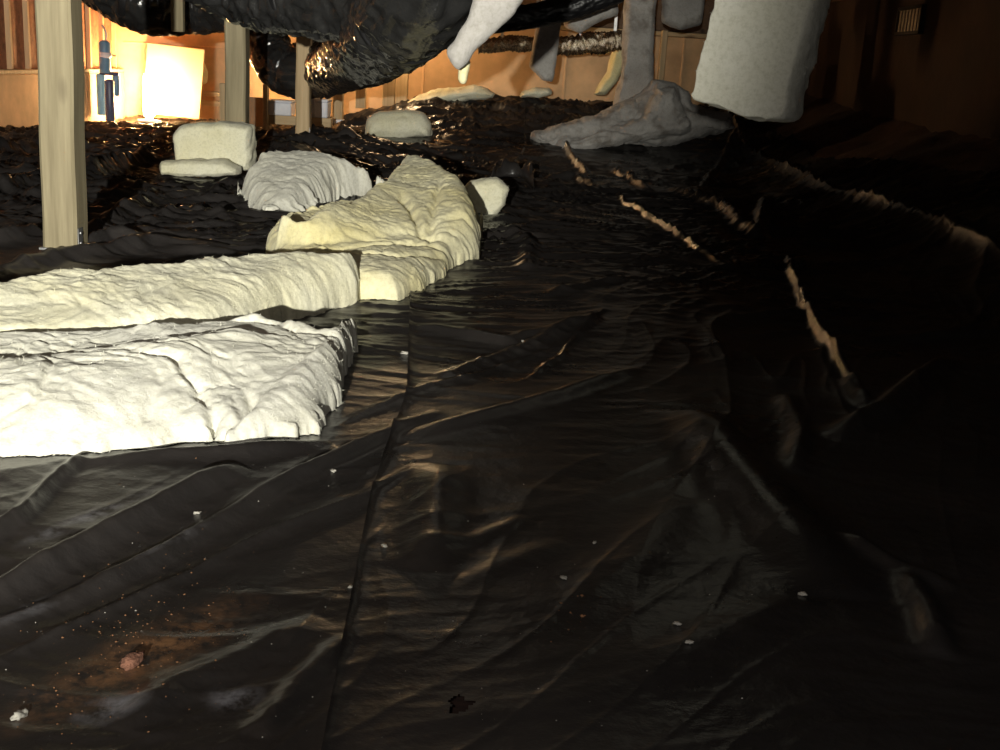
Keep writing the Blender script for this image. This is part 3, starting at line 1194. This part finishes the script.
def pillow(lobes, mat, label, seed, res=.006, rag=.016, wave=.02, crease=.012, creases=(), fib=0):
    """a soft torn batt lying on the sheet: lobes are (plan outline, front and back thickness, rim radius)"""
    allp = np.vstack([np.array(l[0]) for l in lobes])
    lo_, hi_ = allp.min(0) - .05, allp.max(0) + .05
    gx = np.arange(lo_[0], hi_[0], res)
    gy = np.arange(lo_[1], hi_[1], res)
    X, Y = np.meshgrid(gx, gy)
    sh = X.shape
    X, Y = X.ravel(), Y.ravel()
    q = np.stack([X, Y, np.full(len(X), seed * 3.7)], 1)
    jag = rag * (.8 * pn(q * 9) + .6 * pn(q * 24 + 3) + .45 * pn(q * 55 + 5))
    H = np.zeros(len(X))
    D = np.full(len(X), -9.0)
    for (poly, T0, T1, R) in lobes:
        d0 = poly_sd(X, Y, poly)
        d = d0 + jag * np.exp(-np.maximum(d0, 0) / .018)
        ig = (d0 > 0).reshape(sh)
        has = ig.any(0)
        f_ = np.where(has, gy[np.argmax(ig, 0)], np.nan)
        b_ = np.where(has, gy[sh[0] - 1 - np.argmax(ig[::-1], 0)], np.nan)
        xi = np.arange(sh[1])
        f_ = np.interp(xi, xi[has], f_[has])
        b_ = np.interp(xi, xi[has], b_[has])
        ke = np.ones(31) / 31
        f_ = np.convolve(np.pad(f_, 15, 'edge'), ke, 'valid')
        b_ = np.convolve(np.pad(b_, 15, 'edge'), ke, 'valid')
        v_ = np.clip((Y.reshape(sh) - f_[None]) / np.maximum(b_ - f_, .05)[None], 0, 1).ravel()
        u = np.clip(d / R, 0, 1)
        h = (T0 + (T1 - T0) * v_ ** .75) * (1 - (1 - u) ** 2.3) ** (1 / 2.3)
        kk = .012
        m_ = np.clip(.5 + .5 * (h - H) / kk, 0, 1)
        H = H * (1 - m_) + h * m_ + kk * m_ * (1 - m_) * (h > 0)
        D = np.maximum(D, d)
    inn = np.clip(D / .05, 0, 1)
    wq = q + .10 * np.stack([pn(q * 4 + 1), pn(q * 4 + 33), 0 * X], 1)
    det = wave * (pn(wq * 2.6 + 2) + .5 * pn(wq * 5.5 + 4))
    det += .0065 * pn(wq * 13 + 6) + .0045 * pn(wq * 29 + 6) + .0030 * pn(wq * 62 + 8)
    for fr, am, off in ((2.2, 1.0, 90), (4.6, .6, 120), (9.5, .4, 150)):
        nn = pn(wq * fr + off)
        r_ = np.clip(1 - np.abs(nn) * 13, 0, 1)
        on = np.clip(pn(wq * fr * .55 + off + 7) * 3 + .25, 0, 1)
        det -= crease * am * r_ ** 1.3 * on
        # one side of a crease lies a little higher than the other, like lapped layers
        det += crease * .6 * am * on * np.clip(nn * 7, -1, 1) * np.exp(-np.abs(nn) * 5)
    for line, w_, hh in creases:
        d_, t_ = seg_dist(X + .02 * pn(q * 9 + 3), Y + .02 * pn(q * 9 + 43), np.array(gpoly(line)))
        det -= hh * np.exp(-(d_ / w_) ** 2) * np.clip(np.minimum(t_, 1 - t_) * 6, 0, 1)
    shh = sheet_height(X.copy(), Y.copy()) + np.where(X > seam(Y), .010, .002)
    fl = ss(0, .10, D)
    Bz = base_ground(X, Y) + shh * (1 - fl) + (shh[D > 0].mean() + .005) * fl
    Hz = np.where(D > 0, np.maximum(H + det * inn, .004), 0)
    ny, nx = sh
    ins = (D > 0).reshape(sh)
    cell = ins[:-1, :-1] | ins[1:, :-1] | ins[:-1, 1:] | ins[1:, 1:]
    gyD, gxD = np.gradient(D.reshape(sh), res)
    gl = np.maximum(np.hypot(gxD, gyD).ravel(), .3)
    out = D <= 0
    st = np.clip(D, -1.5 * res, 0)
    X = np.where(out, X - gxD.ravel() / gl * st, X)
    Y = np.where(out, Y - gyD.ravel() / gl * st, Y)
    cy_, cx_ = np.nonzero(cell)
    i0 = cy_ * nx + cx_
    Fq = np.stack([i0, i0 + 1, i0 + nx + 1, i0 + nx], 1)
    used = np.unique(Fq)
    mp = np.full(nx * ny, -1)
    mp[used] = np.arange(len(used))
    Fq = mp[Fq]
    nu = len(used)
    # lean the torn rims outward a little so the edge overhangs in places
    top = np.stack([X[used], Y[used], (Bz + Hz)[used]], 1)
    bot = np.stack([X[used], Y[used], (Bz - .004)[used]], 1)
    V = np.vstack([top, bot])
    Fa = np.vstack([Fq, Fq[:, ::-1] + nu])
    c = V.mean(0)
    base = np.array([c[0], c[1], V[:, 2].min()])
    me = mesh_np('insulation_batt', V - base, Fa)
    o = link('insulation_batt', me, mat)
    o.location = base
    tag(o, label, 'insulation', BATT_GROUP)
    if fib:
        fibres(o, me, fib, .009, seed, mat)
    return o


# nearest batt, lower left
F1 = gpoly([(-190, 478, 0), (-60, 448, 0), (0, 440, 0), (45, 440, 0), (95, 434, 0), (122, 427, .0), (132, 436, .0), (150, 443, 0), (208, 447, 0), (214, 440, 0), (222, 447, 0), (255, 446, 0), (298, 441, 0), (326, 421, 0), (341, 396, .02), (348, 362, .04),
            (358, 322, .07), (350, 318, .10), (326, 333, .11), (294, 323, .13), (260, 309, .15), (222, 312, .15), (160, 317, .15), (100, 325, .14), (0, 330, .13), (-80, 336, .13), (-220, 346, .13)])
pillow([(F1, .05, .13, .05),
        (gpoly([(-180, 352, .14), (40, 338, .15), (110, 332, .15), (170, 322, .16), (225, 312, .17), (262, 310, .17), (300, 326, .16), (305, 352, .15), (240, 372, .15), (150, 392, .14), (20, 402, .13), (-100, 405, .12)]), .065, .165, .26),
        (gpoly([(222, 432, .05), (318, 412, .06), (345, 350, .1), (330, 338, .12), (290, 350, .14), (245, 385, .12)]), .06, .14, .10)],
       M['batt_white'], 'nearest white torn batt lying flat at the lower left', 1, .0055, .022, .016, .013,
       [([(215, 440, .06), (212, 420, .1), (235, 395, .13), (258, 362, .15)], .012, .018), ([(120, 345, .15), (180, 352, .15), (215, 385, .14)], .012, .014)], fib=5000)
# second batt just behind
F2 = gpoly([(-210, 380, 0), (-60, 384, 0), (0, 378, 0), (120, 366, .0), (215, 350, .0), (288, 323, .0), (310, 319, .0), (335, 312, .0), (356, 304, .01), (361, 288, .05), (352, 272, .10), (325, 263, .14),
            (296, 258, .16), (240, 256, .18), (200, 260, .18), (160, 266, .18), (100, 267, .19), (48, 269, .19), (0, 277, .19), (-80, 283, .18), (-220, 300, .18)])
pillow([(F2, .085, .20, .08)],
       M['batt_cream'], 'long cream batt lying behind the nearest white one', 2, .006, .016, .014, .006,
       [([(0, 335, .1), (60, 330, .14), (110, 325, .15)], .012, .014)], fib=4000)
# big crumpled heap
F3 = gpoly([(264, 250, .03), (270, 268, .0), (292, 288, .0), (340, 301, 0), (398, 304, 0), (420, 295, 0), (445, 280, 0), (462, 263, 0), (480, 244, 0), (482, 222, .08), (478, 205, .18), (440, 192, .2), (380, 194, .2), (330, 200, .18), (290, 216, .15)])
F3b = gpoly([(275, 240, .12), (300, 247, .12), (350, 243, .14), (400, 238, .14), (450, 240, .14), (479, 238, .12), (482, 212, .22), (470, 188, .27), (445, 170, .31), (425, 160, .33), (398, 158, .34), (380, 172, .32), (340, 192, .29), (300, 212, .24), (278, 226, .17)])
pillow([(F3, .075, .16, .07), (F3b, .11, .37, .14)],
       M['batt_yellow'], 'big crumpled yellow batt heaped in the middle of the insulation', 3, .0065, .016, .011, .014,
       [([(290, 235, .2), (340, 222, .24), (400, 226, .24), (470, 222, .22)], .02, .03), ([(300, 250, .13), (385, 239, .15), (470, 243, .13)], .02, .03),
        ([(400, 180, .32), (425, 200, .3), (450, 205, .28)], .02, .03), ([(430, 205, .29), (440, 180, .31)], .018, .025)], fib=3000)
F4 = gpoly([(238, 190, .06), (246, 206, .02), (266, 221, 0), (300, 220, 0), (335, 207, 0), (378, 194, .06), (390, 172, .2), (350, 164, .24), (300, 159, .25), (262, 159, .25), (238, 170, .2)])
pillow([(F4, .035, .28, .08)], M['batt_white'], 'white torn batt tucked behind the left of the crumpled heap', 4, .008, .024, .008, .010, fib=1500)
h5_ = vpoly([(459, 190), (470, 181), (497, 177), (509, 188), (504, 206), (492, 219), (468, 217)], 6.6)
batt([prism(h5_, 6.52, 6.68, 'y', .012, 10, .025)], M['batt_cream'], 'small torn batt piece poking out right of the crumpled heap', .010, 3, .014, 6, 5, .010, fib=300)

# square folded batt in front of the middle post
zq = at(210, 172, 8.15).z
bq = vpoly([(172, 168), (171, 135), (178, 126), (200, 123), (235, 123), (250, 126), (251, 150), (250, 172), (210, 173)], 8.1)
batt([prism(bq, 8.08, 8.32, 'y', .012, 11, .03)], M['batt_cream'], 'square folded batt standing in front of the middle post', .013, 4, .018, 6, 6, .010, fib=300)
bq2 = vpoly([(160, 165), (163, 160), (185, 158), (225, 159), (240, 167), (241, 176), (200, 178), (162, 176)], 7.95)
batt([prism(bq2, 7.85, 8.06, 'y', .012, 12, .03)], M['batt_cream'], 'low folded strip of batt lying in front of the square one', .013, 4, .018, 6, 7, .010)
# rounded batt further back
br = vpoly([(363, 134), (366, 118), (378, 111), (405, 110), (424, 113), (431, 125), (432, 138), (400, 141), (368, 139)], 11.3)
batt([prism(br, 11.2, 11.55, 'y', .012, 13, .1)], M['batt_cream'], 'rounded pale batt alone on the black sheet, beyond the heap', .018, 7, .014, 5, 8, .012)
# lit batts by the far wall
bl = vpoly([(404, 108), (410, 98), (430, 91), (465, 86), (474, 83), (488, 88), (496, 93), (494, 100), (450, 104), (415, 109)], 13.0)
batt([prism(bl, 12.9, 13.3, 'y', .015, 14, .08)], M['batt_cream'], 'long lamplit batt lying along the foot of the far wall', .018, 6, .018, 6, 9, .012)
bl = vpoly([(519, 98), (521, 91), (535, 87), (550, 88), (553, 94), (540, 98)], 13.1)
batt([prism(bl, 13.0, 13.3, 'y', .012, 15, .06)], M['batt_cream'], 'small lamplit batt scrap on the ridge by the far wall', .018, 5, .012, 7, 10, .008)
bl = vpoly([(594, 95), (598, 86), (608, 72), (612, 52), (624, 45), (626, 62), (618, 82), (606, 96)], 12.7)
batt([prism(bl, 12.65, 12.95, 'y', .008, 16, .04)], M['batt_yellow'], 'curved yellow batt leaning up beside the tall hanging batt', .018, 5, .012, 7, 11, .008)
# tall hanging batt and the soiled heap at its foot
hz = ZC + .1
tc = vpoly([(612, 110), (616, 92), (621, 72), (622, 40), (624, 0), (626, -60), (662, -60), (657, 0), (655, 40), (654, 80), (668, 112)], 11.9)
batt([prism(tc, 11.8, 12.05, 'y', .012, 17, .06)], M['batt_grey'], 'tall soiled batt hanging from the joists down to the grey heap', .02, 6, .018, 5, 12, .012)
G1 = vpoly([(529, 138), (531, 130), (560, 124), (600, 116), (640, 95), (652, 78), (672, 78), (688, 90), (692, 104), (730, 115), (735, 128), (690, 137), (640, 147), (600, 152), (560, 160), (545, 160)], 11.5)
batt([prism(G1, 11.25, 11.75, 'y', .02, 18, .14),
      prism(vpoly([(545, 158), (560, 140), (600, 130), (650, 118), (690, 118), (688, 132), (640, 143), (590, 152)], 11.2), 11.1, 11.4, 'y', .02, 19, .09),
      prism(vpoly([(640, 120), (655, 85), (675, 85), (685, 115), (670, 130)], 11.3), 11.12, 11.5, 'y', .02, 20, .1)],
     M['batt_grey'], 'grey soiled insulation heaped on the sheet at centre right', .018, 4, .075, 3.2, 13, .06)
# hanging batt at right, with its fold
HBc = vpoly([(690, 101), (697, 70), (704, 27), (713, 0), (727, -110), (838, -110), (814, 0), (800, 60), (783, 121), (768, 124), (740, 121), (722, 112)], 4.2)


def hang_twist(co):
    # turn the slab so that its right flank shows, the lower end swung left
    c = at(785, 110, 4.2)
    a = math.radians(33)
    d = co - np.array([c.x, 4.2, 0])
    out = co.copy()
    out[:, 0] = c.x + d[:, 0] * math.cos(.15) + (co[:, 1] - 4.2) * math.sin(.62)
    out[:, 1] = 4.2 - d[:, 0] * math.sin(.15) + (co[:, 1] - 4.2) * math.cos(.62)
    return out


batt([prism(HBc, 4.2, 4.37, 'y', .014, 21, .010)], M['batt_white'], 'large pale batt hanging from the joists at upper right', .010, 3, .016, 4, 14, .008,
     aniso=(1.3, 1.3, .55), fib=900, post_fn=hang_twist)
# other hanging strips, centre
h2 = vpoly([(447, 52), (456, 38), (468, 20), (478, -20), (490, -70), (545, -70), (524, 0), (508, 22), (490, 40), (474, 52), (468, 66), (458, 70), (452, 66)], 4.5)
batt([prism(h2, 4.44, 4.54, 'y', .010, 22, .04)], M['batt_grey'], 'slanting grey batt hanging beside the large duct bend', .014, 6, .014, 6, 15, .012, fib=200)
h3 = vpoly([(458, 68), (460, 58), (472, 58), (470, 70), (467, 86), (459, 84)], 4.62)
batt([prism(h3, 4.58, 4.63, 'y', .006, 23, .02)], M['batt_yellow'], 'thin yellow shred dangling under the slanting grey batt', .012, 4, .008, 9, 16, .005)
h4 = vpoly([(530, 66), (534, 40), (540, 10), (545, -40), (580, -40), (563, 10), (558, 50), (553, 82), (543, 80)], 11.2)
batt([prism(h4, 11.15, 11.3, 'y', .008, 24, .03)], M['batt_grey'], 'narrow soiled batt strip hanging in front of the far wall', .016, 5, .012, 6, 17, .01)
h5 = vpoly([(555, -60), (560, 12), (566, 28), (580, 34), (596, 24), (618, 14), (618, -60)], 11.6)
batt([prism(h5, 11.5, 11.75, 'y', .01, 25, .05)], M['batt_grey'], 'sagging grey batt bulging between the joists at far centre', .02, 6, .02, 5, 18, .015)
h6 = vpoly([(662, -60), (662, 22), (680, 30), (702, 26), (716, -60)], 11.4)
batt([prism(h6, 11.3, 11.55, 'y', .01, 26, .05)], M['batt_grey'], 'dim grey batt sagging between the two tall hanging batts', .02, 6, .02, 5, 19, .015)
h7 = vpoly([(195, 58), (203, 60), (208, 72), (206, 84), (198, 85), (195, 76)], 13.75)
batt([prism(h7, 13.70, 13.84, 'y', .008, 27, .04)], M['batt_yellow'], 'small lump of yellow insulation stuck to the far wall', .018, 4, .012, 8, 20, .008)

# ------------------------------------------------------------ loose ends of polythene


def flap(name, px, Y0, Y1, label, curl=.05, n=40, m=10, seed=0):
    """a curled tongue of sheet: pixel spine, rising and curling over"""
    P, Ln = spline([(*atz(x, y, z),) for x, y, z in px], n)
    V = []
    for i in range(n):
        for j in range(m):
            t = j / (m - 1)
            a = t * 2.6
            wob = .25 * math.sin(i * .5 + seed) + .15 * math.sin(i * 1.3)
            r = curl * (1 + wob)
            V.append((P[i, 0] + .3 * r * math.sin(a) * math.sin(i * .2 + seed), P[i, 1] + r * (1 - math.cos(a)) * .8, P[i, 2] + r * math.sin(a) * 1.1))
    idx = (np.arange(n - 1)[:, None] * m + np.arange(m - 1)[None]).ravel()
    me = mesh_np(name, V, np.stack([idx, idx + 1, idx + m + 1, idx + m], 1))
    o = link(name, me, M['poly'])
    so = o.modifiers.new('thickness', 'SOLIDIFY')
    so.thickness = .0015
    tag(o, label, 'plastic flap', 'curled polythene flaps')
    return o


flap('polythene_flap', [(308, 158, .05), (312, 150, .08), (325, 147, .12), (345, 143, .15), (358, 150, .1), (352, 160, .04)], 0, 0, 'curled polythene flap at the foot of the slim post', .09, seed=1)
flap('polythene_flap', [(488, 186, .04), (505, 178, .09), (522, 178, .10), (534, 190, .06)], 0, 0, 'curled polythene flap beside the small torn batt', .09, seed=2)

# ------------------------------------------------------------ debris on the sheet
bm = bmesh.new()
bmesh.ops.create_icosphere(bm, subdivisions=3, radius=1)
pts = np.array([v.co[:] for v in bm.verts])
dsp = 1 + .55 * pn(pts * 1.3 + 3) + .25 * pn(pts * 3.1 + 6)
for v, d in zip(bm.verts, dsp):
    v.co = Vector((v.co.x * .011, v.co.y * .021, v.co.z * .009)) * d
me = bpy.data.meshes.new('brick_chip')
bm.to_mesh(me)
bm.free()
p = atz(133, 667, .0)
o = link('brick_chip', me, M['brick'])
o.location = (p.x, p.y, sheet_z(p.x, p.y) + .006)
o.rotation_euler = (0, 0, -.5)
tag(o, 'reddish brick chip lying in spilled soil', 'brick chip')


def bits(name, n, region, size, mat, seed, spread=None):
    """many crumbs scattered on the sheets, one object"""
    rs = np.random.RandomState(seed)
    P = []
    while len(P) < n:
        if spread:
            t = rs.randn(2)
            x = spread[0] + t[0] * spread[2] + t[1] * spread[4]
            y_ = spread[1] + t[0] * spread[3] + t[1] * spread[5]
        else:
            x = rs.uniform(region[0], region[2])
            y_ = rs.uniform(region[1], region[3])
        q = atz(x, y_, 0)
        if .95 < q.y < 6.2 and -2.2 < q.x < 2:
            P.append((q.x, q.y))
    P = np.array(P)
    Z = base_ground(P[:, 0], P[:, 1]) + sheet_height(P[:, 0].copy(), P[:, 1].copy())
    Z += np.where(P[:, 0] > seam(P[:, 1]), .010, 0)
    oc = np.array([(1, 0, 0), (-1, 0, 0), (0, 1, 0), (0, -1, 0), (0, 0, 1), (0, 0, -1)], float)
    fc = np.array([(0, 2, 4), (2, 1, 4), (1, 3, 4), (3, 0, 4), (2, 0, 5), (1, 2, 5), (3, 1, 5), (0, 3, 5)])
    V, Fq = [], []
    for k in range(n):
        s = size * (.4 + rs.rand() ** 3 * 1.8)
        v = oc * s * (.5 + rs.rand(6, 1)) * np.array([1, 1, .6])
        a = rs.rand() * 6
        rot = np.array([[math.cos(a), -math.sin(a), 0], [math.sin(a), math.cos(a), 0], [0, 0, 1]])
        V.append(v @ rot.T + [P[k, 0], P[k, 1], Z[k] + s * .3])
        Fq.append(fc + 6 * k)
    me = mesh_np(name, np.vstack(V), np.vstack(Fq))
    o = link(name, me, mat, None, False)
    return o


o = bits('soil_crumbs', 420, None, .0011, M['soil'], 5, (140, 640, 55, -42, 22, 26))
tag(o, 'fine reddish soil crumbs strewn around the brick chip', 'soil', kind='stuff')
o = bits('soil_crumbs', 30, None, .002, M['soil'], 6, (570, 622, 10, -8, 6, 8))
tag(o, 'small patch of orange soil crumbs near the bottom centre', 'soil', kind='stuff')
o = bits('insulation_specks', 240, (0, 390, 760, 750), .0009, M['fluff'], 8)
tag(o, 'tiny white specks scattered over the black sheets', 'debris', kind='stuff')

scrap_me = []
for sd in range(4):
    bm = bmesh.new()
    bmesh.ops.create_icosphere(bm, subdivisions=3, radius=1)
    pts = np.array([v.co[:] for v in bm.verts])
    dsp = 1 + .8 * pn(pts * 1.6 + 10 * sd) + .5 * pn(pts * 4 + sd)
    for v, d in zip(bm.verts, dsp):
        v.co = Vector((v.co.x * 1.3, v.co.y * .8, v.co.z * .5)) * d
    me = bpy.data.meshes.new('insulation_scrap')
    bm.to_mesh(me)
    bm.free()
    me.materials.append(M['fluff'])
    scrap_me.append(me)
SCR = [(405, 354, .010, 'white fluff scrap right of the nearest batt, by the seam'), (132, 437, .016, 'white fluff scrap in the notch of the nearest batt'),
       (156, 443, .010, 'tiny fluff scrap under the rim of the nearest batt'), (333, 475, .006, 'fluff speck on the diagonal crease left of the seam'),
       (197, 517, .005, 'fluff speck amid the shiny creases at lower left'), (384, 553, .005, 'fluff speck just right of the seam'),
       (351, 589, .004, 'fluff speck on the edge of the seam'), (563, 584, .005, 'fluff speck above the orange soil patch'),
       (594, 547, .004, 'fluff speck at centre, above and right of the soil patch'), (677, 630, .005, 'pale crumb right of the orange soil patch'),
       (20, 722, .009, 'curled pale sliver at the bottom left corner'), (802, 599, .006, 'pale crumb on the soft fold at lower right'),
       (522, 348, .005, 'fluff speck on the sheet below the crumpled heap'), (688, 655, .005, 'lower pale crumb right of the orange soil patch')]
for k, (x, y_, s, lab) in enumerate(SCR):
    q = atz(x, y_, 0)
    o = link('insulation_scrap', scrap_me[k % 4], None)
    o.location = (q.x, q.y, sheet_z(q.x, q.y) + s * .3 + (.008 if q.x > seam(q.y) else 0))
    o.scale = (s, s, s)
    o.rotation_euler = (0, 0, k * 1.7)
    tag(o, lab, 'fluff', 'loose scraps of insulation')
